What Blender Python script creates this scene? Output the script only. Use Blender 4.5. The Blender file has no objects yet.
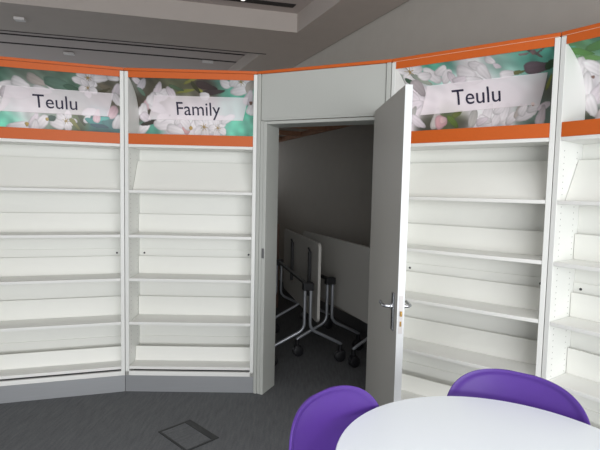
import bpy, bmesh, math, random
import numpy as np
from mathutils import Vector, Matrix
R = math.radians
random.seed(7)
C = bpy.context.scene.collection

# ---------------------------------------------------------------- helpers
def lin(c):
    c = c / 255.0
    return c / 12.92 if c <= 0.04045 else ((c + 0.055) / 1.055) ** 2.4
def rgb(r, g, b): return (lin(r), lin(g), lin(b), 1.0)

def mat(name, col, rough=0.5, metal=0.0, noise=0.0, scale=40.0, spec=0.5, bump=0.0, coat=0.0):
    m = bpy.data.materials.new(name); m.use_nodes = True
    nt = m.node_tree; b = nt.nodes['Principled BSDF']
    b.inputs['Base Color'].default_value = col
    b.inputs['Roughness'].default_value = rough
    b.inputs['Metallic'].default_value = metal
    b.inputs['Specular IOR Level'].default_value = spec
    b.inputs['Coat Weight'].default_value = coat
    if noise or bump:
        tc = nt.nodes.new('ShaderNodeTexCoord')
        n = nt.nodes.new('ShaderNodeTexNoise'); n.inputs['Scale'].default_value = scale
        n.inputs['Detail'].default_value = 4
        nt.links.new(tc.outputs['Object'], n.inputs['Vector'])
        if noise:
            r = nt.nodes.new('ShaderNodeMapRange')
            r.inputs['From Min'].default_value = 0.3; r.inputs['From Max'].default_value = 0.7
            r.inputs['To Min'].default_value = 1 - noise; r.inputs['To Max'].default_value = 1 + noise
            nt.links.new(n.outputs['Fac'], r.inputs['Value'])
            x = nt.nodes.new('ShaderNodeVectorMath'); x.operation = 'SCALE'
            x.inputs[0].default_value = col[:3]
            nt.links.new(r.outputs['Result'], x.inputs['Scale'])
            nt.links.new(x.outputs['Vector'], b.inputs['Base Color'])
        if bump:
            bp = nt.nodes.new('ShaderNodeBump'); bp.inputs['Strength'].default_value = bump
            bp.inputs['Distance'].default_value = 0.002
            nt.links.new(n.outputs['Fac'], bp.inputs['Height'])
            nt.links.new(bp.outputs['Normal'], b.inputs['Normal'])
    return m

def carpet_mat():
    m = bpy.data.materials.new('carpet'); m.use_nodes = True
    nt = m.node_tree; b = nt.nodes['Principled BSDF']; N = nt.nodes.new; L = nt.links.new
    tc = N('ShaderNodeTexCoord')
    n1 = N('ShaderNodeTexNoise'); n1.inputs['Scale'].default_value = 110; n1.inputs['Detail'].default_value = 6
    n2 = N('ShaderNodeTexNoise'); n2.inputs['Scale'].default_value = 5; n2.inputs['Detail'].default_value = 3
    mp = N('ShaderNodeMapping'); mp.inputs['Rotation'].default_value = (0, 0, R(-20)); mp.inputs['Scale'].default_value = (12, 1.5, 1)
    L(tc.outputs['Object'], n1.inputs['Vector']); L(tc.outputs['Object'], mp.inputs['Vector']); L(mp.outputs['Vector'], n2.inputs['Vector'])
    ad = N('ShaderNodeMath'); ad.operation = 'ADD'; L(n1.outputs['Fac'], ad.inputs[0]); L(n2.outputs['Fac'], ad.inputs[1])
    cr = N('ShaderNodeValToRGB'); cr.color_ramp.elements[0].position = .27; cr.color_ramp.elements[1].position = .74
    hf = N('ShaderNodeMath'); hf.operation = 'MULTIPLY'; hf.inputs[1].default_value = .5
    L(ad.outputs[0], hf.inputs[0]); L(hf.outputs[0], cr.inputs['Fac'])
    cr.color_ramp.elements[0].color = rgb(90, 92, 94); cr.color_ramp.elements[1].color = rgb(118, 120, 122)
    L(cr.outputs['Color'], b.inputs['Base Color']); b.inputs['Roughness'].default_value = .95
    b.inputs['Specular IOR Level'].default_value = .1
    bp = N('ShaderNodeBump'); bp.inputs['Strength'].default_value = .35; bp.inputs['Distance'].default_value = .003
    L(n1.outputs['Fac'], bp.inputs['Height']); L(bp.outputs['Normal'], b.inputs['Normal'])
    return m

def brushed_mat(name, col, rough=.4, metal=.55):
    m = mat(name, col, rough, metal)
    nt = m.node_tree; b = nt.nodes['Principled BSDF']; N = nt.nodes.new; L = nt.links.new
    tc = N('ShaderNodeTexCoord'); mp = N('ShaderNodeMapping'); mp.inputs['Scale'].default_value = (1.5, 1.5, 160)
    n = N('ShaderNodeTexNoise'); n.inputs['Scale'].default_value = 3; n.inputs['Detail'].default_value = 3
    L(tc.outputs['Object'], mp.inputs['Vector']); L(mp.outputs['Vector'], n.inputs['Vector'])
    mx = N('ShaderNodeMix'); mx.data_type = 'RGBA'
    mx.inputs[6].default_value = tuple(c * .88 for c in col[:3]) + (1,); mx.inputs[7].default_value = tuple(min(1, c * 1.1) for c in col[:3]) + (1,)
    L(n.outputs['Fac'], mx.inputs[0]); L(mx.outputs[2], b.inputs['Base Color'])
    return m

def pegged_mat(name, col):
    """white melamine with two vertical rows of small shelf-peg holes (object space y, z)"""
    m = mat(name, col, .45)
    nt = m.node_tree; b = nt.nodes['Principled BSDF']; N = nt.nodes.new; L = nt.links.new
    tc = N('ShaderNodeTexCoord'); sp = N('ShaderNodeSeparateXYZ'); L(tc.outputs['Object'], sp.inputs[0])
    def M(op, a, bb=None, cc=None):
        n = N('ShaderNodeMath'); n.operation = op
        for i, v in enumerate((a, bb, cc)):
            if v is None: continue
            if isinstance(v, (int, float)): n.inputs[i].default_value = v
            else: L(v, n.inputs[i])
        return n.outputs[0]
    fz = M('MULTIPLY', M('SUBTRACT', M('FRACT', M('DIVIDE', sp.outputs[2], .032)), .5), .032)
    d = None
    for y0 in (.05, .19):
        dy = M('SUBTRACT', sp.outputs[1], y0)
        r = M('SQRT', M('ADD', M('MULTIPLY', dy, dy), M('MULTIPLY', fz, fz)))
        h = M('LESS_THAN', r, .0035)
        d = h if d is None else M('MAXIMUM', d, h)
    zc = M('MULTIPLY', M('GREATER_THAN', sp.outputs[2], .25), M('LESS_THAN', sp.outputs[2], 1.72))
    d = M('MULTIPLY', d, zc)
    mx = N('ShaderNodeMix'); mx.data_type = 'RGBA'
    mx.inputs[6].default_value = col; mx.inputs[7].default_value = rgb(165, 163, 160)
    L(d, mx.inputs[0]); L(mx.outputs[2], b.inputs['Base Color'])
    return m

def print_mat(name):
    m = bpy.data.materials.new(name); m.use_nodes = True
    nt = m.node_tree; b = nt.nodes['Principled BSDF']
    a = nt.nodes.new('ShaderNodeVertexColor'); a.layer_name = 'print'
    nt.links.new(a.outputs['Color'], b.inputs['Base Color'])
    b.inputs['Roughness'].default_value = .35
    return m

class MB:
    """collects shapes for one mesh"""
    def __init__(self): self.bm = bmesh.new()
    def box(self, x0, x1, y0, y1, z0, z1, bev=0.0, seg=1, M=None):
        t = bmesh.new()
        bmesh.ops.create_cube(t, size=1)
        for v in t.verts:
            v.co = Vector(((x0 + x1) / 2 + v.co.x * (x1 - x0), (y0 + y1) / 2 + v.co.y * (y1 - y0), (z0 + z1) / 2 + v.co.z * (z1 - z0)))
        if bev: bmesh.ops.bevel(t, geom=t.edges[:], offset=bev, segments=seg, profile=.5, affect='EDGES')
        self.add(t, M); return self
    def add(self, t, M=None):
        if M is not None: t.transform(M)
        me = bpy.data.meshes.new('tmp'); t.to_mesh(me); t.free()
        self.bm.from_mesh(me); bpy.data.meshes.remove(me)
    def prism(self, poly, h0, h1, axis='z', bev=0.0, M=None):
        """poly: list of 2d points, extruded between h0 and h1 along the axis"""
        t = bmesh.new()
        def P(a, b, h): return (a, b, h) if axis == 'z' else ((h, a, b) if axis == 'x' else (a, h, b))
        lo = [t.verts.new(P(a, b, h0)) for a, b in poly]; hi = [t.verts.new(P(a, b, h1)) for a, b in poly]
        t.faces.new(lo); t.faces.new(hi); n = len(poly)
        for i in range(n): t.faces.new((lo[i], lo[(i + 1) % n], hi[(i + 1) % n], hi[i]))
        bmesh.ops.recalc_face_normals(t, faces=t.faces[:])
        if bev: bmesh.ops.bevel(t, geom=t.edges[:], offset=bev, segments=2, profile=.5, affect='EDGES')
        self.add(t, M); return self
    def lathe(self, prof, n=32, M=None):
        t = bmesh.new(); rings = []
        for r, z in prof:
            if r < 1e-6: rings.append([t.verts.new((0, 0, z))])
            else: rings.append([t.verts.new((r * math.cos(2 * math.pi * k / n), r * math.sin(2 * math.pi * k / n), z)) for k in range(n)])
        for a, b in zip(rings, rings[1:]):
            for k in range(n):
                k2 = (k + 1) % n
                if len(a) == 1 and len(b) == 1: continue
                if len(a) == 1: t.faces.new((a[0], b[k], b[k2]))
                elif len(b) == 1: t.faces.new((a[k], b[0], a[k2]))
                else: t.faces.new((a[k], b[k], b[k2], a[k2]))
        bmesh.ops.recalc_face_normals(t, faces=t.faces[:])
        self.add(t, M); return self
    def tube(self, pts, r, n=12, M=None, cap=True):
        pts = [Vector(p) for p in pts]; t = bmesh.new(); rings = []
        up = None
        for i, p in enumerate(pts):
            d = (pts[min(i + 1, len(pts) - 1)] - pts[max(i - 1, 0)]).normalized()
            if up is None:
                up = Vector((0, 0, 1)) if abs(d.z) < .9 else Vector((1, 0, 0))
            s = d.cross(up).normalized(); up = s.cross(d).normalized()
            rr = r[i] if isinstance(r, (list, tuple)) else r
            rings.append([t.verts.new(p + rr * (math.cos(2 * math.pi * k / n) * s + math.sin(2 * math.pi * k / n) * up)) for k in range(n)])
        for a, b in zip(rings, rings[1:]):
            for k in range(n): t.faces.new((a[k], a[(k + 1) % n], b[(k + 1) % n], b[k]))
        if cap:
            t.faces.new(rings[0]); t.faces.new(rings[-1])
        bmesh.ops.recalc_face_normals(t, faces=t.faces[:])
        self.add(t, M); return self
    def build(self, name, m, parent=None, smooth=False):
        me = bpy.data.meshes.new(name); self.bm.to_mesh(me); self.bm.free()
        o = bpy.data.objects.new(name, me); C.objects.link(o); me.materials.append(m)
        if smooth:
            me.polygons.foreach_set('use_smooth', [True] * len(me.polygons))
            try: me.set_sharp_from_angle(angle=R(40))
            except Exception: pass
        if parent: o.parent = parent
        return o

def smooth_path(pts, k=6):
    """round the corners of a polyline with quadratic arcs"""
    pts = [Vector(p) for p in pts]; out = [pts[0]]
    for a, b, c in zip(pts, pts[1:], pts[2:]):
        p, q = b + (a - b).normalized() * min(.06, (a - b).length * .45), b + (c - b).normalized() * min(.06, (c - b).length * .45)
        for i in range(k + 1):
            s = i / k; out.append((1 - s) ** 2 * p + 2 * s * (1 - s) * b + s * s * q)
    out.append(pts[-1]); return out

def tag(o, label=None, cat=None, group=None, kind=None):
    if label: o['label'] = label
    if cat: o['category'] = cat
    if group: o['group'] = group
    if kind: o['kind'] = kind
    return o
def empty(name, loc=(0, 0, 0), rz=0.0, M=None):
    o = bpy.data.objects.new(name, None); C.objects.link(o); o.empty_display_size = .1
    if M is not None: o.matrix_world = M
    else: o.location = loc; o.rotation_euler = (0, 0, rz)
    return o
def copy_tree(o, parent=None):
    c = o.copy(); C.objects.link(c); c.parent = parent
    for ch in [x for x in C.objects if x.parent == o]: copy_tree(ch, c)
    return c

# ---------------------------------------------------------------- materials
M_white = mat('white_melamine', rgb(240, 240, 236), .5)
M_back = mat('white_back_board', rgb(240, 240, 234), .55)
M_side = pegged_mat('white_pegged_side', rgb(238, 239, 235))
M_orange = mat('orange_laminate', rgb(212, 98, 26), .5, noise=.02, scale=60)
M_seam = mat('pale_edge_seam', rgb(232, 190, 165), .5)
M_plinth = brushed_mat('brushed_plinth', rgb(176, 178, 181), .38, .5)
M_frame = mat('door_frame_paint', rgb(192, 194, 188), .45)
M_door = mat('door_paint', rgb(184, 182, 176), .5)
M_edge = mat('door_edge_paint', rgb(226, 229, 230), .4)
M_steel = mat('polished_steel', rgb(200, 203, 208), .22, 1.0)
M_dsteel = mat('dull_steel', rgb(140, 140, 140), .4, .9)
M_brass = mat('brass', rgb(170, 135, 75), .35, .8)
M_screw = mat('dark_screw', rgb(70, 70, 72), .4, .5)
M_wall = mat('wall_paint', rgb(194, 189, 181), .8, noise=.02, scale=8)
M_ceil = mat('ceiling_paint', rgb(190, 181, 174), .85, noise=.02, scale=5)
M_ceil_in = mat('coffer_paint', rgb(194, 184, 180), .85)
M_gap = mat('shadow_gap', rgb(52, 48, 47), .9)
M_fit = mat('white_fitting', rgb(214, 210, 208), .5)
M_carpet = carpet_mat()
M_skirt = mat('grey_skirting', rgb(112, 112, 114), .5)
M_wood = mat('raw_timber', rgb(176, 132, 104), .7, noise=.12, scale=14)
M_ply = mat('roof_board', rgb(225, 216, 205), .8)
M_purple = mat('purple_plastic', rgb(85, 53, 141), .42, noise=.02, scale=30, spec=.4)
M_table = mat('white_laminate', rgb(224, 230, 235), .35)
M_tedge = mat('table_edging', rgb(205, 196, 184), .5)
M_grey_lam = mat('grey_white_laminate', rgb(205, 203, 197), .5)
M_tube = mat('silver_tube', rgb(176, 180, 186), .35, .6)
M_black = mat('black_plastic', rgb(30, 30, 33), .5)
M_ink = mat('navy_ink', rgb(38, 34, 62), .6)
M_print = print_mat('blossom_print')
M_boxframe = mat('floor_box_frame', rgb(36, 38, 40), .5)
M_brownboard = mat('brown_board', rgb(120, 92, 78), .6)

# ---------------------------------------------------------------- plan of the place (metres)
CAM_H = 1.4795
P = [Vector((-1.23986, 3.36825)), Vector((-.31572, 3.38954)), Vector((.54452, 3.00898)), Vector((1.28484, 2.46371))]
UW = .9245
aA, aD = .3051, -.9393
P[3] = P[2] + UW * (P[3] - P[2]).normalized()
PA = P[0] - UW * Vector((math.cos(aA), math.sin(aA)))
PD = P[3] + UW * Vector((math.cos(aD), math.sin(aD)))
def frame(a, b):
    t = (b - a).normalized(); n = Vector((-t.y, t.x))
    return Matrix(((t.x, n.x, 0, a.x), (t.y, n.y, 0, a.y), (0, 0, 1, 0), (0, 0, 0, 1))), (b - a).length
PRINTS = {
 'A': [
  ('b',0.062,2.174,0.184,(66,112,92)),
  ('b',0.303,2.196,0.158,(84,100,84)),
  ('b',0.494,2.18,0.164,(108,140,122)),
  ('b',0.767,2.17,0.134,(112,108,96)),
  ('b',0.088,1.88,0.125,(104,204,174)),
  ('b',0.421,1.913,0.132,(120,140,122)),
  ('b',0.571,1.908,0.08,(86,92,54)),
  ('b',0.706,1.909,0.094,(60,112,112)),
  ('b',0.271,2.046,0.191,(252,247,250)),
  ('p',0.039,2.041,0.215,0.098,15,(252,247,250)),
  ('p',0.149,2.113,0.13,0.075,15,(252,247,250)),
  ('p',0.227,2.138,0.111,0.075,-18,(252,247,250)),
  ('p',0.153,2.075,0.135,0.076,4,(240,230,237)),
  ('p',0.032,2.116,0.154,0.062,30,(240,230,237)),
  ('p',0.331,2.166,0.121,0.064,-25,(200,190,184)),
  ('p',0.412,2.147,0.08,0.058,-57,(252,247,250)),
  ('p',0.487,2.147,0.238,0.071,-13,(118,150,134)),
  ('p',0.354,2.104,0.121,0.051,-7,(252,247,250)),
  ('p',0.548,2.132,0.108,0.039,-16,(92,122,104)),
  ('f',0.662,2.208,0.072,20,(252,247,250)),
  ('p',0.607,2.183,0.095,0.052,-17,(252,247,250)),
  ('p',0.746,2.216,0.112,0.06,9,(252,247,250)),
  ('p',0.825,2.229,0.081,0.06,-17,(252,247,250)),
  ('f',0.652,2.14,0.066,50,(252,247,250)),
  ('p',0.772,2.157,0.102,0.034,-12,(128,120,104)),
  ('p',0.756,2.129,0.099,0.02,24,(96,92,74)),
  ('p',0.844,2.142,0.093,0.061,67,(240,230,237)),
  ('p',0.84,2.074,0.104,0.055,-60,(252,247,250)),
  ('p',0.81,1.99,0.099,0.068,60,(238,204,212)),
  ('p',0.843,1.924,0.104,0.069,69,(252,247,250)),
  ('p',0.198,1.86,0.165,0.063,11,(252,247,250)),
  ('p',0.287,1.904,0.108,0.052,60,(240,230,237)),
  ('p',0.337,1.894,0.121,0.07,51,(252,247,250)),
  ('p',0.292,1.866,0.093,0.052,79,(252,247,250)),
  ('p',0.653,1.98,0.11,0.054,14,(252,247,250)),
  ('p',0.214,2.08,0.156,0.089,-4,(252,247,250)),
  ('p',0.069,1.993,0.168,0.087,23,(252,247,250)),
  ('f',0.492,1.91,0.073,0,(252,247,250)),
  ('p',0.44,1.887,0.102,0.066,-18,(252,247,250)),
  ('p',0.402,1.924,0.052,0.039,3,(70,96,84)),
  ('p',0.551,1.894,0.103,0.027,-49,(140,140,80)),
  ('p',0.598,1.923,0.09,0.027,-60,(70,74,44)),
  ('p',0.639,1.946,0.098,0.033,60,(252,247,250)),
  ('p',0.685,1.915,0.133,0.041,-12,(70,150,146)),
  ('p',0.74,1.939,0.097,0.027,13,(90,190,180)),
  ('p',0.719,1.89,0.122,0.027,-7,(54,90,104)),
  ('p',0.7,1.956,0.095,0.047,79,(238,204,212)),
  ('d',0.242,1.876,0.014,(196,168,96)),
  ('d',0.37,1.916,0.0104,(196,168,96)),
 ],
 'B': [
  ('b',0.021,2.204,0.097,(120,124,116)),
  ('b',0.127,2.186,0.112,(84,80,68)),
  ('b',0.075,2.049,0.099,(80,72,62)),
  ('b',0.347,2.212,0.152,(100,104,76)),
  ('b',0.517,2.19,0.126,(86,76,70)),
  ('b',0.646,2.234,0.084,(96,160,142)),
  ('b',0.752,2.017,0.157,(104,204,174)),
  ('b',0.812,1.908,0.144,(104,204,174)),
  ('b',0.109,1.892,0.072,(86,160,140)),
  ('b',0.704,2.153,0.085,(130,200,180)),
  ('b',0.378,1.912,0.216,(240,230,237)),
  ('p',0.05,2.205,0.078,0.049,-49,(240,230,237)),
  ('p',0.072,2.192,0.102,0.042,45,(210,206,214)),
  ('p',0.052,2.137,0.073,0.028,-59,(110,140,122)),
  ('p',0.17,2.147,0.14,0.056,59,(240,230,237)),
  ('p',0.215,2.128,0.131,0.063,34,(252,247,250)),
  ('p',0.143,2.099,0.141,0.071,19,(252,247,250)),
  ('p',0.261,2.136,0.088,0.057,-69,(240,230,237)),
  ('p',0.085,2.063,0.11,0.057,43,(238,204,212)),
  ('p',0.034,2.014,0.102,0.071,62,(252,247,250)),
  ('p',0.052,1.96,0.098,0.064,-38,(240,230,237)),
  ('p',0.035,1.89,0.103,0.065,38,(252,247,250)),
  ('p',0.095,1.933,0.165,0.029,15,(64,58,50)),
  ('p',0.185,1.963,0.105,0.021,24,(64,58,50)),
  ('p',0.436,2.229,0.14,0.021,23,(164,164,86)),
  ('p',0.372,2.152,0.151,0.021,11,(150,154,80)),
  ('p',0.487,2.148,0.131,0.021,-30,(170,170,84)),
  ('p',0.306,2.171,0.104,0.028,-20,(96,120,92)),
  ('p',0.524,2.19,0.148,0.049,-14,(78,66,66)),
  ('p',0.573,2.15,0.161,0.035,6,(84,74,76)),
  ('p',0.449,2.174,0.099,0.028,-56,(70,74,50)),
  ('p',0.669,2.207,0.086,0.063,-19,(252,247,250)),
  ('f',0.777,2.224,0.077,10,(252,247,250)),
  ('p',0.762,2.162,0.133,0.063,11,(252,247,250)),
  ('p',0.837,2.191,0.099,0.056,64,(200,190,184)),
  ('p',0.823,2.116,0.114,0.064,66,(240,230,237)),
  ('p',0.842,2.047,0.113,0.065,67,(252,247,250)),
  ('d',0.836,2.082,0.0129,(130,100,90)),
  ('p',0.199,1.922,0.179,0.079,6,(252,247,250)),
  ('p',0.273,1.882,0.148,0.065,-13,(252,247,250)),
  ('p',0.178,1.969,0.105,0.057,29,(252,247,250)),
  ('d',0.326,1.946,0.0286,(222,160,166)),
  ('p',0.289,1.945,0.072,0.043,57,(252,247,250)),
  ('d',0.355,1.891,0.0323,(228,180,182)),
  ('p',0.423,1.941,0.13,0.057,58,(252,247,250)),
  ('p',0.146,2.03,0.127,0.071,-18,(252,247,250)),
  ('p',0.112,2.091,0.107,0.064,58,(252,247,250)),
  ('p',0.348,1.925,0.112,0.065,-47,(252,247,250)),
  ('p',0.542,1.916,0.111,0.065,68,(252,247,250)),
  ('p',0.728,2.223,0.086,0.056,47,(252,247,250)),
  ('f',0.482,1.908,0.086,0,(252,247,250)),
  ('p',0.572,1.958,0.135,0.072,20,(252,247,250)),
  ('f',0.587,1.903,0.072,40,(252,247,250)),
  ('p',0.662,1.967,0.119,0.05,29,(252,247,250)),
  ('d',0.385,1.899,0.0144,(206,170,90)),
  ('p',0.503,2.121,0.073,0.057,2,(252,247,250)),
 ],
 'C': [
  ('b',0.007,2.217,0.084,(150,160,150)),
  ('b',0.2,2.216,0.08,(104,204,174)),
  ('b',0.29,2.215,0.066,(84,160,140)),
  ('b',0.039,2.044,0.126,(240,230,237)),
  ('b',0.339,1.899,0.053,(74,74,62)),
  ('b',0.12,1.907,0.063,(70,70,58)),
  ('b',0.263,1.921,0.073,(84,96,62)),
  ('b',0.585,2.177,0.082,(96,150,134)),
  ('b',0.743,2.197,0.117,(96,176,156)),
  ('b',0.814,2.027,0.07,(104,108,96)),
  ('b',0.75,1.92,0.094,(110,134,122)),
  ('b',0.479,2.06,0.22,(252,247,250)),
  ('f',0.068,2.208,0.087,15,(252,247,250)),
  ('p',0.035,2.158,0.052,0.03,-27,(60,92,70)),
  ('p',0.119,2.155,0.133,0.035,-33,(170,180,166)),
  ('p',0.083,2.111,0.112,0.067,-60,(188,178,182)),
  ('p',0.024,2.069,0.121,0.069,-44,(240,230,237)),
  ('p',0.02,2.01,0.149,0.064,12,(240,230,237)),
  ('p',-0.004,1.939,0.148,0.059,55,(206,202,200)),
  ('p',0.052,1.911,0.122,0.051,-38,(240,230,237)),
  ('p',0.196,2.169,0.115,0.069,-46,(252,247,250)),
  ('p',0.255,2.191,0.092,0.045,26,(252,247,250)),
  ('p',0.278,2.16,0.103,0.05,47,(252,247,250)),
  ('p',0.148,2.175,0.088,0.052,1,(252,247,250)),
  ('p',0.304,2.145,0.074,0.045,-74,(240,230,237)),
  ('p',0.392,2.163,0.108,0.076,-17,(252,247,250)),
  ('p',0.46,2.193,0.083,0.052,-17,(252,247,250)),
  ('p',0.493,2.156,0.101,0.058,-61,(252,247,250)),
  ('p',0.543,2.214,0.057,0.041,-40,(252,247,250)),
  ('p',0.57,2.179,0.045,0.026,-29,(240,230,237)),
  ('p',0.347,2.129,0.097,0.045,12,(240,230,237)),
  ('p',0.427,2.12,0.102,0.044,-6,(252,247,250)),
  ('p',0.617,2.131,0.095,0.041,4,(252,247,250)),
  ('p',0.772,2.217,0.083,0.014,-35,(108,92,92)),
  ('d',0.764,2.223,0.0118,(140,110,110)),
  ('p',0.797,2.223,0.059,0.009,32,(108,92,92)),
  ('p',0.719,2.22,0.058,0.014,2,(150,130,130)),
  ('p',0.773,2.147,0.146,0.058,-1,(112,98,106)),
  ('p',0.837,2.154,0.067,0.038,33,(60,92,62)),
  ('p',0.82,2.067,0.087,0.015,66,(140,150,70)),
  ('p',0.675,2.134,0.061,0.02,3,(120,124,80)),
  ('p',0.173,1.921,0.128,0.056,74,(212,208,204)),
  ('d',0.206,1.902,0.0399,(226,178,184)),
  ('d',0.219,1.912,0.0214,(232,196,198)),
  ('p',0.283,1.897,0.101,0.036,-48,(104,128,62)),
  ('p',0.307,1.941,0.07,0.03,25,(110,120,66)),
  ('p',0.405,1.911,0.111,0.052,75,(202,200,196)),
  ('p',0.492,1.933,0.107,0.056,70,(252,247,250)),
  ('p',0.545,1.902,0.095,0.05,60,(252,247,250)),
  ('p',0.588,1.932,0.104,0.05,70,(252,247,250)),
  ('p',0.628,1.897,0.092,0.049,50,(252,247,250)),
  ('p',0.665,1.926,0.083,0.042,71,(200,190,184)),
  ('p',0.708,1.907,0.121,0.047,23,(252,247,250)),
  ('p',0.56,1.95,0.084,0.044,37,(252,247,250)),
  ('p',0.476,1.896,0.084,0.046,-22,(252,247,250)),
  ('p',0.749,1.941,0.091,0.041,11,(252,247,250)),
  ('p',0.686,1.935,0.07,0.043,60,(252,247,250)),
  ('p',0.795,1.948,0.077,0.036,27,(240,230,237)),
  ('p',0.782,1.897,0.112,0.046,78,(240,230,237)),
  ('d',0.738,1.962,0.0093,(190,120,70)),
  ('p',0.459,1.891,0.077,0.04,26,(240,230,237)),
 ],
 'D': [
  ('b',0.018,2.202,0.082,(76,130,76)),
  ('b',0.133,2.2,0.079,(80,140,110)),
  ('b',0.035,2.05,0.125,(240,230,237)),
  ('b',0.041,1.866,0.045,(60,66,50)),
  ('b',0.256,2.015,0.161,(110,150,130)),
  ('p',-0.015,2.22,0.082,0.025,-10,(90,170,150)),
  ('p',0.034,2.188,0.115,0.032,-20,(92,150,70)),
  ('p',0.115,2.2,0.114,0.035,10,(84,140,72)),
  ('p',0.065,2.152,0.105,0.028,-15,(110,160,92)),
  ('p',-0.003,2.126,0.101,0.058,50,(252,247,250)),
  ('p',0.066,2.103,0.119,0.062,-40,(252,247,250)),
  ('p',0.013,2.034,0.125,0.061,80,(252,247,250)),
  ('p',0.067,1.988,0.133,0.068,50,(240,230,237)),
  ('p',0.029,1.925,0.117,0.061,-70,(252,247,250)),
  ('p',0.102,1.888,0.126,0.061,40,(228,214,216)),
  ('d',0.047,2.063,0.0085,(140,110,100)),
  ('f',0.26,2.059,0.085,10,(252,247,250)),
  ('f',0.453,1.921,0.097,40,(252,247,250)),
  ('p',0.195,1.864,0.156,0.058,20,(240,230,237)),
  ('p',0.364,2.084,0.166,0.045,-30,(92,140,90)),
  ('f',0.557,2.047,0.071,0,(252,247,250)),
 ],
}
# ---------------------------------------------------------------- blossom prints for the signs
def paint(items, seed, nx=300, nz=140, w=.872, z0=1.80, z1=2.25):
    rng = np.random.RandomState(seed)
    X, Z = np.meshgrid(np.linspace(0, w, nx), np.linspace(z0, z1, nz), indexing='ij')
    acc = np.full((nx, nz, 3), 1e-4) * np.array((120, 130, 116.)); wt = np.full((nx, nz, 1), 1e-4)
    for it in items:
        if it[0] != 'b': continue
        _, x, z, r, c = it
        g = np.exp(-((X - x) ** 2 + (Z - z) ** 2) / (r * r) * 1.6)[..., None]
        acc += g * np.array(c, float); wt += g
    I = acc / wt
    n = np.zeros((nx, nz))
    for _ in range(26):
        f = rng.uniform(15, 90); a = rng.uniform(0, 6.28); ph = rng.uniform(0, 6.28)
        n += np.sin((X * math.cos(a) + Z * math.sin(a)) * f + ph + 1.5 * np.sin(X * rng.uniform(5, 30) + Z * rng.uniform(5, 30)))
    I *= (1 + .045 * n / 2.2)[..., None]
    def petal(x, z, l, ww, ang, c, vein=True):
        nonlocal I
        a = R(ang); dx, dz = X - x, Z - z
        u = (dx * math.cos(a) + dz * math.sin(a)) / (l / 2); v = (-dx * math.sin(a) + dz * math.cos(a)) / (ww / 2)
        ph = rng.uniform(0, 6.28)
        r = np.sqrt(u * u + (v * (1 + .25 * u)) ** 2) * (1 + .07 * np.sin(3 * np.arctan2(v, u) + ph))
        k = np.clip((1.04 - r) / .08, 0, 1)[..., None]
        col = np.array(c, float) * np.ones((nx, nz, 1))
        tint = (.94 + .08 * np.clip(u, -1, 1) * rng.choice((-1, 1)))[..., None]
        if vein: tint = tint * (1 + .02 * np.sin(v * 9 + ph))[..., None]
        rim = np.clip((r - .72) / .3, 0, 1)[..., None]
        col = col * tint * (1 - .15 * rim)
        col = np.minimum(col, 250)
        I = I * (1 - k) + col * k
    for it in items:
        if it[0] == 'p': petal(*it[1:])
        elif it[0] == 'd': petal(it[1], it[2], it[3] * 2, it[3] * 2, 20, it[4], False)
        elif it[0] == 'f':
            _, x, z, r, rot, c = it
            for k in range(5):
                a = R(rot + 72 * k)
                petal(x + .55 * r * math.cos(a), z + .55 * r * math.sin(a), r * .95, r * .72, math.degrees(a), c)
            for k in range(7):
                a = R(rot + 51 * k); petal(x + .2 * r * math.cos(a), z + .2 * r * math.sin(a), r * .3, r * .05, math.degrees(a), (190, 160, 110), False)
            petal(x, z, r * .2, r * .2, 0, (176, 150, 84), False)
    return np.clip(I, 8, 250), (w, z0, z1, nx, nz)

def sample(img, meta, x, zp):
    w, z0, z1, nx, nz = meta
    i = int(min(nx - 1, max(0, round(x / w * (nx - 1))))); j = int(min(nz - 1, max(0, round((zp - z0) / (z1 - z0) * (nz - 1)))))
    return img[i, j]

SIGN_TOP, SIGN_BOT, SIGN_DEP = 2.246, 1.83, .246
DV = 3.35
def sheet(u):
    """sign profile: u = 0 at the top front, 1 at the bottom rear -> (depth, height)"""
    u = max(0.0, min(1.0, u))
    return .004 + SIGN_DEP * (1 - (1 - u) ** 4.0), SIGN_TOP - u * (SIGN_TOP - SIGN_BOT)
def seen(u):
    d, z = sheet(u); return CAM_H + (z - CAM_H) * DV / (DV + d)
UT = [i / 400 for i in range(401)]; ST = [seen(u) for u in UT]
def u_of(zp):
    """sheet parameter whose print row is zp"""
    lo, hi = 0, 400
    while hi - lo > 1:
        m = (lo + hi) // 2
        if ST[m] > zp: lo = m
        else: hi = m
    f = (ST[lo] - zp) / max(1e-9, ST[lo] - ST[hi])
    return (lo + min(1, max(0, f))) / 400
def on_sheet(x, zp, off=0.0):
    u = u_of(zp); d, z = sheet(u); d2, z2 = sheet(min(1, u + .01)); d1, z1 = sheet(max(0, u - .01))
    t = Vector((d2 - d1, z2 - z1)).normalized()
    n = Vector((t.y, -t.x))          # towards the room and down
    if n.x > 0: n = -n
    return Vector((x, d + n.x * off, z + n.y * off))

def grid_mesh(name, nu, nv, fn, cfn, m, parent):
    bm = bmesh.new(); V = []
    lay = bm.verts.layers.float_color.new('print')
    for i in range(nu):
        row = []
        for j in range(nv):
            v = bm.verts.new(fn(i / (nu - 1), j / (nv - 1))); c = cfn(i / (nu - 1), j / (nv - 1))
            v[lay] = (lin(c[0]), lin(c[1]), lin(c[2]), 1); row.append(v)
        V.append(row)
    for i in range(nu - 1):
        for j in range(nv - 1):
            bm.faces.new((V[i][j], V[i][j + 1], V[i + 1][j + 1], V[i + 1][j]))
    me = bpy.data.meshes.new(name); bm.to_mesh(me); bm.free()
    me.polygons.foreach_set('use_smooth', [True] * len(me.polygons))
    o = bpy.data.objects.new(name, me); C.objects.link(o); me.materials.append(m); o.parent = parent
    return o

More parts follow.
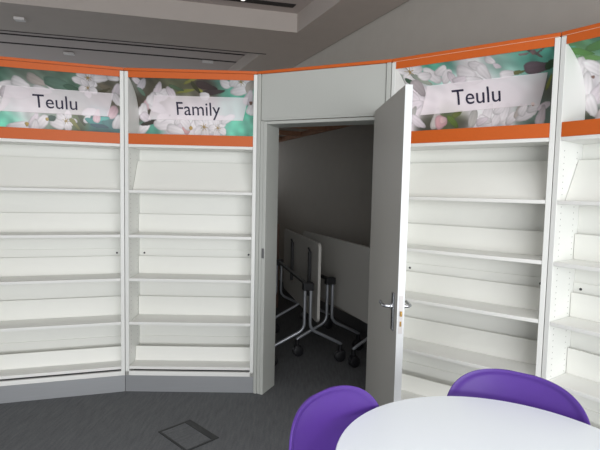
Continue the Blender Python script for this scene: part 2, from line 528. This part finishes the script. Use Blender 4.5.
def sign_panel(unit, key, strip, text, tx0, tx1, tz, th, seed):
    img, meta = paint(PRINTS[key], seed)
    w = UW - 2 * .027
    zb = seen(1.0)
    zt = seen(0.0)
    f = lambda a, b: on_sheet(.027 + a * w, zt + (zb - zt) * b)
    c = lambda a, b: sample(img, meta, a * w, zt + (zb - zt) * b)
    s = grid_mesh('sign_panel', 280, 120, f, c, M_print, unit)
    md = s.modifiers.new('Solidify', 'SOLIDIFY'); md.thickness = .003; md.offset = -1
    s['label'] = 'curved blossom photograph print'
    if strip:
        (ax, az), (bx, bz), (cx, cz), (dx, dz) = strip   # top-left, bottom-left, top-right, bottom-right
        def q(a, b):
            x = (1 - a) * ((1 - b) * ax + b * bx) + a * ((1 - b) * cx + b * dx)
            z = (1 - a) * ((1 - b) * az + b * bz) + a * ((1 - b) * cz + b * dz)
            return x, z
        fn = lambda a, b: on_sheet(q(a, b)[0], q(a, b)[1], .0022)
        def cn(a, b):
            x, z = q(a, b); k = sample(img, meta, x - .027, z)
            return [.16 * k[i] + .84 * (252, 243, 248)[i] for i in range(3)]
        st = grid_mesh('name_strip', 160, 40, fn, cn, M_print, s)
        st['label'] = 'pale slanted name strip'
        md = st.modifiers.new('Solidify', 'SOLIDIFY'); md.thickness = .0015; md.offset = -1
    if text:
        cu = bpy.data.curves.new('lettering', 'FONT'); cu.body = text; cu.size = 1; cu.resolution_u = 5
        to = bpy.data.objects.new('tmp_text', cu); C.objects.link(to)
        bpy.context.view_layer.update()
        me = bpy.data.meshes.new_from_object(to.evaluated_get(bpy.context.evaluated_depsgraph_get()))
        bpy.data.objects.remove(to); bpy.data.curves.remove(cu)
        bm = bmesh.new(); bm.from_mesh(me)
        xs = [v.co.x for v in bm.verts]; x0, x1 = min(xs), max(xs)
        cap = max(v.co.y for v in bm.verts if v.co.x < x0 + .3)
        ys = [v.co.y for v in bm.verts]; lo, hi = min(ys), max(ys)
        k = lo + .02
        while k < hi:                                     # cut into rows so the letters follow the curve
            g = bm.verts[:] + bm.edges[:] + bm.faces[:]
            bmesh.ops.bisect_plane(bm, geom=g, plane_co=(0, k, 0), plane_no=(0, 1, 0)); k += .06
        r = bmesh.ops.extrude_face_region(bm, geom=bm.faces[:])
        top = [v for v in r['geom'] if isinstance(v, bmesh.types.BMVert)]
        ts = set(top)
        for v in bm.verts:
            off = .0046 if v in ts else .003
            v.co = on_sheet(tx0 + (v.co.x - x0) / (x1 - x0) * (tx1 - tx0), tz + v.co.y / cap * th, off)
        bmesh.ops.recalc_face_normals(bm, faces=bm.faces[:])
        bm.to_mesh(me); bm.free(); me.materials.clear(); me.materials.append(M_ink)
        me.name = 'lettering'
        lo_ = bpy.data.objects.new('lettering', me); C.objects.link(lo_); lo_.parent = s
        lo_['label'] = 'dark lettering reading ' + text
    return s

# ---------------------------------------------------------------- bookcases
SHELF_Z = [.166, .492, .808, 1.121, 1.438]
TH = .021
mesh_cache = {}
def part(key, maker, name, m, parent, smooth=False):
    """same-shaped parts share one mesh"""
    if key in mesh_cache:
        o = bpy.data.objects.new(name, mesh_cache[key]); C.objects.link(o); o.parent = parent; return o
    o = maker().build(name, m, parent, smooth); mesh_cache[key] = o.data; return o
def bookcase(a, b, label, key, strip, text, tx0, tx1, tz, th, seed):
    M, W = frame(a, b)
    u = empty('bookcase', M=M); tag(u, label, 'bookcase', 'curved run of empty white bookcases')
    g = .0015; W = UW - g; D = .26; T = .026
    for i, x in enumerate((g, W - T)):
        def mk(x=x):
            mb = MB(); mb.box(x, x + T, 0, .26, .12, 2.2775, .0015); return mb
        part(('side', i), mk, 'side_panel', M_side, u)
    back = part('back', lambda: MB().box(T + g + .001, W - T - .001, .247, .258, .15, 1.80), 'back_panel', M_back, u)
    for x in (.067, .858):
        part(('screw', x), lambda x=x: MB().lathe([(0, -.004), (.006, -.003), (.0075, 0), (.0075, .012), (0, .012)], 12,
             Matrix.Translation((x, .2365, .982)) @ Matrix.Rotation(R(-90), 4, 'X')), 'screw', M_screw, back, True)
    x0, x1 = T + g + .001, W - T - .001
    for zr in ((.28, .342), (.938, 1.016)):
        part(('rail', zr), lambda zr=zr: MB().box(x0, x1, .238, .2465, zr[0], zr[1], .001), 'cross_rail', M_back, u)
    tops = [.287, .655, .962, 1.28, None]
    for i, z in enumerate(SHELF_Z):
        def mk(z=z):
            mb = MB(); mb.box(x0, x1, .002, .236, z, z + TH, .0025, 2); return mb
        sh = part(('shelf', i), mk, 'shelf', M_white, u)
        zt = z + TH + .0005
        if i == 4:     # sloping display board
            poly = [(.085, zt), (.093, zt), (.211, 1.666), (.203, 1.672)]
            mkb = lambda: MB().prism(poly, x0 + .002, x1 - .002, 'x')
        elif i == 0:
            poly = [(.130, zt), (.138, zt), (.158, .287), (.150, .288)]
            mkb = lambda: MB().prism(poly, x0 + .002, x1 - .002, 'x')
        else:
            mkb = lambda i=i, zt=zt: MB().box(x0 + .002, x1 - .002, .212, .221, zt, tops[i], .001)
        part(('stop', i), mkb, 'shelf_back', M_back, sh)
    part('brail', lambda: MB().box(g, W, .0, .02, .1195, .151, .0015), 'bottom_rail', M_white, u)
    part('plinth', lambda: MB().box(g, W, .002, .022, .0, .119), 'plinth', M_plinth, u)
    part('soffit', lambda: MB().box(x0, x1, .002, .245, 1.758, 1.7785, .0015), 'canopy_base', M_white, u)
    part('lfas', lambda: MB().box(x0, x1, .0, .012, 1.779, 1.852, .001), 'lower_fascia', M_orange, u)
    part('ufas', lambda: MB().box(x0, x1, -.001, .003, 2.236, 2.278, .0), 'upper_fascia', M_orange, u)
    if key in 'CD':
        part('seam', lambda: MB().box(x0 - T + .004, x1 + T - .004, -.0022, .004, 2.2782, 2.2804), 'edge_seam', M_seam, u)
    part('top', lambda: MB().box(g, UW - g, -.002, D, 2.2805, 2.30, .0015), 'top_board', M_orange, u)
    sign_panel(u, key, strip, text, tx0, tx1, tz, th, seed)
    return u

STRIP = ((.162, 2.118), (.093, 1.950), (.845, 2.117), (.800, 1.957))
bookcase(PA, P[0], 'white bookcase left of the corner post, headed Teulu, at the left edge of the photo', 'A', STRIP, 'Teulu', .315, .597, 1.988, .087, 3)
bookcase(P[0], P[1], 'white bookcase headed Family, between the corner post and the doorway', 'B', STRIP, 'Family', .312, .633, 1.987, .090, 5)
bookcase(P[2], P[3], 'white bookcase headed Teulu, behind the open door and right purple chair', 'C', STRIP, 'Teulu', .311, .592, 1.992, .087, 8)
bookcase(P[3], PD, 'white bookcase cut off by the right edge of the photo, its name hidden', 'D', STRIP, None, 0, 0, 0, 0, 11)

# ---------------------------------------------------------------- doorway surround and door
MD, WD = frame(P[1], P[2])
ds = empty('doorway_surround', M=MD)
tag(ds, 'white painted doorway surround with blank panel above, between two bookcases', 'door frame', kind='structure')
HD = 1.957
MB().box(.030, WD - .034, .006, .03, HD + .004, 2.279, .001).build('header_panel', M_frame, ds)
MB().box(.0025, .026, -.006, .19, 0, 2.279, .002).build('side_trim', M_frame, ds)
MB().box(.0275, .050, .000, .19, 0, HD + .0, .002).build('architrave', M_frame, ds)
MB().box(WD - .030, WD - .0025, -.006, .19, 0, 2.279, .002).build('side_trim', M_frame, ds)
MB().box(WD - .058, WD - .032, .000, .19, 0, HD, .002).build('architrave', M_frame, ds)
MB().box(.052, .078, -.003, .19, 0, HD - .003, .003).build('jamb', M_frame, ds)
MB().box(WD - .084, WD - .060, -.003, .19, 0, HD - .003, .003).build('jamb', M_frame, ds)
MB().box(.079, WD - .085, .0, .19, HD - .024, HD - .003, .002).build('head', M_frame, ds)
MB().box(.045, .835, -.002, .0055, HD + .0005, HD + .016, .003, 2).build('drip_bead', M_frame, ds)
MB().box(.001, WD - .001, -.002, .20, 2.2805, 2.30, .0015).build('top_edging', M_orange, ds)
sp = MB().box(.054, .074, -.0055, -.003, .995, 1.065, .001); sp.box(.060, .068, -.0062, -.0055, 1.01, 1.03)
sp.build('strike_plate', M_dsteel, ds)

t3 = Vector((MD[0][0], MD[1][0])); n3 = Vector((MD[0][1], MD[1][1]))
Hp = P[1] + t3 * .845 - n3 * .016
da = R(-88.0)
dr = empty('door_1', (Hp.x, Hp.y, 0), da)
tag(dr, 'white door standing open towards the room, seen nearly edge on', 'door', kind='structure')
LW, LT, LTOP = .765, .035, 1.984
# local x runs to the free edge, local -y is the leaf's outer right side -> leaf between y = 0 and y = LT on the room's right
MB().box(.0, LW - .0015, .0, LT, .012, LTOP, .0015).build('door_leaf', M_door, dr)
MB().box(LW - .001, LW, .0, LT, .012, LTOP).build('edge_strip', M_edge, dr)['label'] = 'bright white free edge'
lk = MB().box(LW + .0004, LW + .002, .008, LT - .008, .80, .985, .0005).build('lock_plate', M_fit, dr)
lk['label'] = 'pale lock plate with latch'
MB().box(LW + .002, LW + .011, .012, LT - .012, .885, .910, .002).build('latch_bolt', M_brass, lk)
MB().box(LW + .002, LW + .004, .013, LT - .013, .835, .860, .001).build('dead_bolt', M_brass, lk)
for s in (-1, 1):
    y = 0.0 if s < 0 else LT
    hp = MB().box(LW - .092, LW - .054, min(y + s * .0005, y + s * .009), max(y + s * .0005, y + s * .009), .795, .985, .003, 2)
    ho = hp.build('handle_plate', M_steel, dr); ho['label'] = 'polished steel handle plate'
    xs = LW - .073
    lv = MB().tube(smooth_path([(xs, y + s * .009, .918), (xs, y + s * .050, .918), (xs - .045, y + s * .052, .919), (xs - .085, y + s * .050, .921)]), .0085, 14)
    lv.lathe([(0, 0), (.016, 0), (.016, .008), (.012, .010), (0, .010)], 20, Matrix.Translation((xs, y + s * .009, .918)) @ Matrix.Rotation(R(-90 * s), 4, 'X'))
    lv.build('lever', M_steel, ho, True)
for z in (.22, 1.0, 1.76):
    MB().lathe([(0, -.045), (.007, -.045), (.007, .045), (0, .045)], 12, Matrix.Translation((-.008, LT - .004, z))).build('hinge', M_steel, dr, True)

# ---------------------------------------------------------------- floor, wall, ceiling
fl = MB().prism([(-6.5, -4.5), (5.5, -4.5), (5.5, 9.5), (-6.5, 9.5)], -.08, 0).build('floor', M_carpet)
tag(fl, 'dark grey carpeted floor', 'floor', kind='structure')
wd = Vector((.4062, -.9138)); wn = Vector((.9138, .4062)); W0 = Vector((.41, 5.504)) + wn * .045
Wa, Wb = W0 - wd * 4.4, W0 + wd * 10.5
wl = MB().prism([tuple(Wa), tuple(Wb), tuple(Wb + wn * .12), tuple(Wa + wn * .12)], 0, 4.0).build('wall_right', M_wall)
tag(wl, 'plain grey wall rising behind the bookcases to the ceiling', 'wall', kind='structure')
sk = MB().prism([tuple(Wa - wn * .001), tuple(W0 + wd * 1.9 - wn * .001), tuple(W0 + wd * 1.9 - wn * .014), tuple(Wa - wn * .014)], 0, .115, bev=.002).build('baseboard_right', M_skirt)
tag(sk, 'dark grey skirting board along the storeroom wall', 'skirting board', kind='structure')

CH = 3.2
Q = Vector((-.079, 5.359)); e1 = Vector((.9711, .2385)); e2 = Vector((-.4070, .9135))
def sk2(u, v): return Q + e1 * u + e2 * v
def quad(u0, u1, v0, v1): return [tuple(sk2(u0, v0)), tuple(sk2(u1, v0)), tuple(sk2(u1, v1)), tuple(sk2(u0, v1))]
UL, UR, VN, VF = -6.2, .545, -9.5, 4.2
C1 = (UL + .4, 0.0, -7.0, 0.0); C2 = (UL + .4, -.08, .95, 3.4)
cm = MB()
T0 = CH + .42
for q in ((UL, C1[0], VN, VF), (C1[1], UR, VN, C1[3]), (C1[0], C1[1], VN, C1[2]), (C1[0], UR, C1[3], C2[2]), (C2[1], UR, C2[2], VF), (C2[0], C2[1], C2[3], VF)):
    cm.prism(quad(*q), CH, T0)
co = cm.build('ceiling', M_ceil); tag(co, 'grey ceiling stepped with two long recesses', 'ceiling', kind='structure')
MB().prism(quad(C1[0], C1[1], C1[2], C1[3]), CH + .20, CH + .26).build('near_recess', M_ceil_in, co)
MB().prism(quad(C2[0], C2[1], C2[2], C2[3]), CH + .15, CH + .21).build('far_recess', M_ceil_in, co)
gp = MB()
for v0, wv in ((1.60, .035), (2.02, .04)):
    gp.prism(quad(C2[0], C2[1] - .01, v0, v0 + wv), CH + .143, CH + .1495)
gp.prism(quad(C2[0], C2[1] + .06, C2[2] - .022, C2[2] - .001), CH - .004, CH - .0005)
gp.prism(quad(C1[0], C1[1] - .12, -.26, -.17), CH + .193, CH + .1995)
gp.build('groove', M_gap, co)['label'] = 'dark shadow gap'
def ceiling_disc(name, p, z, r, label, cat, m=M_fit, h=.02):
    o = MB().lathe([(0, 0), (r * .8, 0), (r, h * .4), (r, h), (0, h)], 28, Matrix.Translation((p[0], p[1], z - h))).build(name, m, None, True)
    return tag(o, label, cat)
def ceiling_tab(p, z, w, d, label):
    o = MB().box(-w / 2, w / 2, -d / 2, d / 2, -.028, -.0005, .004, 2, Matrix.Translation((p[0], p[1], z)) @ Matrix.Rotation(R(13.8), 4, 'Z')).build('ceiling_sensor', M_fit)
    return tag(o, label, 'sensor', 'small ceiling fittings')
ceiling_tab((-2.949, 5.09), CH, .10, .08, 'small pale ceiling fitting on the flat strip at far left, nearest the photo edge')
ceiling_tab((-3.30, 6.87), CH + .143, .14, .08, 'small pale ceiling fitting inside the far recess, above the left Teulu sign')
ceiling_tab((-1.40, 7.14), CH + .143, .16, .08, 'small faint ceiling fitting inside the far recess, above the Family sign')

# ceiling spotlight
dl = empty('ceiling_spotlight', (-.62, 4.93, CH + .1925)); tag(dl, 'small lit spotlight in the near ceiling recess at the top edge', 'spotlight')
MB().lathe([(0, -.012), (.036, -.012), (.05, -.004), (.05, 0), (0, 0)], 24).build('trim_ring', M_fit, dl, True)
M_lamp = mat('lamp_glow', rgb(255, 250, 240), .5); bb = M_lamp.node_tree.nodes['Principled BSDF']
bb.inputs['Emission Color'].default_value = (1, .96, .9, 1); bb.inputs['Emission Strength'].default_value = 1.0
MB().lathe([(0, -.03), (.02, -.026), (.03, -.0125), (0, -.0125)], 20).build('bulb', M_lamp, dl, True)

# ---------------------------------------------------------------- storeroom behind the door
def lw(t, o, z=0):  # doorway frame -> world
    v = MD @ Vector((t, o, z)); return v
# roof over the store: board on battens, between the back of the run and the wall
def pd(t, o): v = lw(t, o); return (v.x, v.y)
def on_wall(s, off=.0): p = W0 + wd * s - wn * (.002 + off); return (p.x, p.y)
far = -2.3
roof = MB().prism([pd(-.02, .27), pd(WD + .02, .27), on_wall(2.05), on_wall(far), (pd(-.02, .27)[0] - 1.75, pd(-.02, .27)[1] + 3.2)], 2.262, 2.28).build('storeroom_roof', M_ply)
tag(roof, 'pale board roof over the storeroom, seen through the top of the doorway', 'roof', kind='structure')
sw = MB().prism([on_wall(far), on_wall(far - .1), (pd(-.02, .27)[0] - 1.85, pd(-.02, .27)[1] + 3.3), (pd(-.02, .27)[0] - 1.75, pd(-.02, .27)[1] + 3.2)], 0, 1.45).build('light_block_back', M_wall)  # added out of view to darken the storeroom, kept low to let some light over
tag(sw, 'added unseen low wall cutting stray light at the far end of the storeroom', 'wall', kind='structure')
sl = MB().prism([pd(-.02, .275), (pd(-.02, .27)[0] - 1.75, pd(-.02, .27)[1] + 3.2), (pd(-.02, .27)[0] - 1.85, pd(-.02, .27)[1] + 3.2), pd(-.12, .29)], 0, 2.2615).build('light_block_left', M_wall)  # added out of view to stop world light leaking in from the left
tag(sl, 'added unseen partition keeping stray light out of the left side of the storeroom', 'wall', kind='structure')
ldg = MB().prism([on_wall(1.9), on_wall(far), on_wall(far, .045), on_wall(1.9, .045)], 2.20, 2.2615).build('timber_batten', M_wood)
tag(ldg, 'brown timber batten running along the storeroom wall under its roof', 'batten')
labs = ['brown timber roof joist across the storeroom, nearest the doorway', 'brown timber roof joist across the storeroom, second from the doorway', 'brown timber roof joist across the storeroom, third from the doorway',
        'brown timber roof joist across the storeroom, fourth from the doorway']
for i, s in enumerate((.35, -.35, -1.05, -1.75)):
    a = Vector(on_wall(s, .05)); d = -wn; k = 1.5 if s > 0 else 1.9
    b = a + d * k; h = wd * .022
    j = MB().prism([tuple(a + h), tuple(b + h), tuple(b - h), tuple(a - h)], 2.205, 2.2615).build('roof_joist', M_wood)
    tag(j, labs[i], 'joist', 'timber joists under the storeroom roof')

def flip_table(name, loc, ang, legs_x, top_x, top_off, label, foot=.31, zr=(.33, 1.03), arms=True):
    """folded flip-top table: tabletop tipped upright beside its crossbar; local x along the table, tabletop at -y"""
    t = empty(name, (loc[0], loc[1], 0), R(ang)); tag(t, label, 'table', 'folded tables in the storeroom')
    y1 = -top_off
    poly = []
    r = .045; (xa, xb), (za, zb) = top_x, zr
    for cx, cz, a0 in ((xb - r, zb - r, 0), (xa + r, zb - r, 90), (xa + r, za + r, 180), (xb - r, za + r, 270)):
        for k in range(7): a = R(a0 + 15 * k); poly.append((cx + r * math.cos(a), cz + r * math.sin(a)))
    MB().prism(poly, y1 - .024, y1, 'y', bev=.0025).build('tabletop', M_grey_lam, t)
    x0, x1 = min(legs_x), max(legs_x)
    MB().tube([(x0, 0, .675), (x1, 0, .675)], .017, 12).build('crossbar', M_black, t, True)
    for x in legs_x:
        br = MB().box(x - .03, x + .03, -.045, .045, .635, .70, .006, 2)
        br.build('bracket', M_black, t)
        for s in (-1, 1):
            pts = [(x, s * .026, .64), (x, s * .026, .295), (x, s * foot * .93, .165), (x, s * foot, .148)]
            lg = MB().tube(smooth_path(pts), .0135, 12).build('leg', M_tube, t, True)
            cs = MB()
            for k in (-1, 1):
                cs.lathe([(0, -.011), (.036, -.011), (.046, -.006), (.046, .006), (.036, .011), (0, .011)], 24,
                         Matrix.Translation((x + k * .02, s * foot - .012 * s, .046)) @ Matrix.Rotation(R(90), 4, 'Y'))
            cs.tube([(x, s * foot - .004 * s, .150), (x, s * foot - .008 * s, .10), (x, s * foot - .012 * s, .046)], [.017, .02, .012], 10)
            cs.box(x - .03, x + .03, s * foot - .035, s * foot + .02, .05, .098, .008, 2)
            cs.build('caster', M_black, lg, True)
    for x in ((x0 + .22 * (x1 - x0), x1 - .22 * (x1 - x0)) if arms else ()):
        a = MB().box(x - .013, x + .013, y1 + .001, y1 + .03, .52, .93, .004, 2)
        a.tube([(x, y1 + .016, .93), (x, y1 + .03, .965)], .008, 8)
        a.tube([(x, y1 + .02, .60), (x, -.005, .675)], .009, 8)
        a.build('support_arm', M_black, t)
    return t
flip_table('flip_top_table', (.08, 4.02), 103.0, (0, 1.36), (.05, 1.60), .10,
           'folded white flip-top table frontmost in the storeroom, two black arms on its raised top')
flip_table('flip_top_table', (.285, 4.30), 109.6, (0, .72), (-.60, 1.08), .12,
           'folded pale flip-top table behind the frontmost one, its long top against the storeroom wall', zr=(.40, 1.03), arms=False)
flip_table('flip_top_table', (.735, 4.07), 114.0, (0, -.72), (-.85, .10), .10,
           'folded table mostly hidden behind the open door, one pale foot showing', foot=.29)
bb_ = MB().box(-.03, .03, -.012, .012, 0, 1.06, .002, 1, Matrix.Translation((-.285, 5.95, 0)) @ Matrix.Rotation(R(15), 4, 'Z')).build('brown_plank', M_brownboard)
tag(bb_, 'narrow brown plank standing upright at the far left of the storeroom', 'plank')

# ---------------------------------------------------------------- floor box
c0, c1, c2 = Vector((-.824, 2.789)), Vector((-.676, 2.960)), Vector((-.454, 2.746))
fx = (c2 - c1).normalized(); fy = Vector((-fx.y, fx.x))
fw, fh = (c2 - c1).length, abs((c0 - c1).dot(fy)); fo = c1 - fy * fh
FM = Matrix(((fx.x, fy.x, 0, fo.x), (fx.y, fy.y, 0, fo.y), (0, 0, 1, 0), (0, 0, 0, 1)))
fb = empty('floor_box', M=FM); tag(fb, 'square floor socket box with dark frame, set in the carpet', 'floor box')
fr = MB(); e = .014
fr.box(0, fw, 0, e, .0005, .004, .001); fr.box(0, fw, fh - .045, fh, .0005, .004, .001); fr.box(0, e, 0, fh, .0005, .0042, .001); fr.box(fw - e, fw, 0, fh, .0005, .0042, .001)
fr.build('frame', M_boxframe, fb)
MB().box(e + .001, fw - e - .001, e + .001, fh - .046, .0005, .0032, .0005).build('lid', M_carpet, fb)

# ---------------------------------------------------------------- round table
TC = (.578, 1.249); TR = .4705; TZ = .735
tb = empty('round_table', (TC[0], TC[1], 0)); tag(tb, 'round white-topped table at the bottom right, in front of two purple chairs', 'table')
MB().lathe([(0, TZ - .024), (TR - .006, TZ - .024), (TR - .001, TZ - .020), (TR, TZ - .012), (TR - .001, TZ - .003), (TR - .004, TZ), (0, TZ)], 128).build('tabletop', M_table, tb, True)
MB().lathe([(0, .03), (.032, .03), (.032, TZ - .034), (.11, TZ - .032), (.11, TZ - .025), (0, TZ - .025)], 32).build('column', M_tube, tb, True)
MB().lathe([(0, 0), (.19, 0), (.19, .006), (.185, .010), (.06, .022), (.034, .029), (0, .029)], 64).build('base', M_tube, tb, True)

# ---------------------------------------------------------------- purple shell chairs
def chair(loc, ang, label):
    c = empty('shell_chair', loc, ang); tag(c, label, 'chair', 'purple shell chairs at the round table')
    # shell: rows along the profile, columns across; local front is -y
    ZC, A, B, EX = .632, .244, .195, 2.9
    rows = []
    def se(z):  # half width of the back at height z
        k = abs(z - ZC) / B
        return A * max(0.0, 1 - k ** EX) ** (1 / EX)
    n = 28
    prof = []
    for i in range(7):                                     # seat, front to rear
        s = i / 6; prof.append((-.15 + .20 * s, .458 - .018 * s - .012 * math.sin(math.pi * s) - (.02 * (1 - s * 6) if s < 1 / 6 else 0), .165 + .035 * math.sin(math.pi * min(1, s * .9 + .1)), 0.0, 0))
    for i in range(1, 7):                                  # bend
        a = R(90 * i / 6); prof.append((.05 + .09 * math.sin(a), .44 + .07 * (1 - math.cos(a)), .19 - .015 * math.sin(a), .35 * i / 6, 0))
    zs = [z + .0075 if z > .6 else z for z in (.535, .56, .59, .62, .65, .68, .705, .73, .75, .768, .782, .793, .802, .809, .814, .8175, .8193)]
    for z in zs:
        hw = se(z)
        if z < ZC: hw = max(hw, .175 + (A - .175) * ((z - .51) / (ZC - .51)) ** .6)
        prof.append((.14 + .20 * (z - .51), z, hw, 1.0 if z > .56 else .35 + .65 * (z - .51) / .05, 1))
    bm = bmesh.new(); V = []
    for y, z, hw, cv, isb in prof:
        row = []
        for j in range(n + 1):
            t = math.sin((j / n - .5) * math.pi); x = hw * t
            yy = y - cv * 1.15 * x * x; zz = z
            if not isb: zz += .18 * x * x * (1 - cv)
            row.append(bm.verts.new((x, yy, zz)))
        V.append(row)
    # rolled lip: push the rim towards the sitter
    for i, row in enumerate(V):
        y, z, hw, cv, isb = prof[i]
        if not isb or z < ZC: continue
        for j, v in enumerate(row):
            k = (abs(v.co.x) / A) ** EX + ((z - ZC) / B) ** EX
            rad = k ** (1 / EX)
            if rad > .90: v.co.y -= .006 * min(1, (rad - .90) / .05)
    for a, b in zip(V, V[1:]):
        for j in range(n): bm.faces.new((a[j], a[j + 1], b[j + 1], b[j]))
    bmesh.ops.recalc_face_normals(bm, faces=bm.faces[:])
    me = bpy.data.meshes.new('seat_shell'); bm.to_mesh(me); bm.free(); me.materials.append(M_purple)
    me.polygons.foreach_set('use_smooth', [True] * len(me.polygons))
    o = bpy.data.objects.new('seat_shell', me); C.objects.link(o); o.parent = c
    sd = o.modifiers.new('Solidify', 'SOLIDIFY'); sd.thickness = .007; sd.offset = 0
    ss = o.modifiers.new('Subsurf', 'SUBSURF'); ss.levels = 1; ss.render_levels = 2
    for sx in (-1, 1):
        for sy in (-1, 1):
            MB().tube(smooth_path([(sx * .05, sy * .06, .425), (sx * .12, sy * .09, .42), (sx * .17, sy * (.13 if sy < 0 else .17), .008)]), .010, 12).lathe(
                [(0, 0), (.013, 0), (.013, .02), (0, .02)], 12, Matrix.Translation((sx * .17, sy * (.13 if sy < 0 else .17), 0))).build('leg', M_steel, c, True)
    return c
chair((.226, 1.385, 0), math.atan2(-.66, .75) + R(90), 'purple plastic shell chair at the left side of the round table')
chair((.716, 1.562, 0), math.atan2(-.83, -.56) + R(90), 'purple plastic shell chair behind the round table, in front of the right bookcase')

# ---------------------------------------------------------------- light
def area(name, loc, target, sx, sy, power, col=(1, 1, 1)):
    l = bpy.data.lights.new(name, 'AREA'); l.shape = 'RECTANGLE'; l.size = sx; l.size_y = sy; l.energy = power; l.color = col
    o = bpy.data.objects.new(name, l); C.objects.link(o); o.location = loc
    o.rotation_euler = (Vector(target) - Vector(loc)).to_track_quat('-Z', 'Y').to_euler()
    return o
area('window_daylight', (1.6, -3.6, 1.32), (.2, 3.2, 1.2), 5.0, 2.5, 262, (.96, .98, 1.0))
cl = area('overhead_fill_light', (.35, .5, 3.36), (.35, .5, 0), 2.0, 1.4, 24, (.97, .985, 1.0))
cl.data.spread = R(112)   # added fill over the table, no fixture; narrowed to spare the bookcases
w = bpy.data.worlds.new('daylight'); bpy.context.scene.world = w; w.use_nodes = True
bg = w.node_tree.nodes['Background']; bg.inputs['Color'].default_value = (.92, .96, 1, 1); bg.inputs['Strength'].default_value = .62

# ---------------------------------------------------------------- camera
pch, rl = .0719, .0219
fwv = Vector((0, math.cos(pch), -math.sin(pch))); upv = Vector((0, math.sin(pch), math.cos(pch))); rt = Vector((1, 0, 0))
r2 = rt * math.cos(rl) + upv * math.sin(rl); u2 = upv * math.cos(rl) - rt * math.sin(rl)
cd = bpy.data.cameras.new('camera'); cam = bpy.data.objects.new('camera', cd); C.objects.link(cam)
cd.sensor_width = 36; cd.sensor_fit = 'HORIZONTAL'; cd.lens = 477.87 / 600 * 36; cd.clip_start = .02
cam.matrix_world = Matrix(((r2.x, u2.x, -fwv.x, 0), (r2.y, u2.y, -fwv.y, 0), (r2.z, u2.z, -fwv.z, CAM_H), (0, 0, 0, 1)))
sc = bpy.context.scene; sc.camera = cam
sc.view_settings.view_transform = 'Standard'; sc.view_settings.look = 'None'
sc.view_settings.gamma = 1; sc.view_settings.use_curve_mapping = False; sc.view_settings.exposure = 0.14
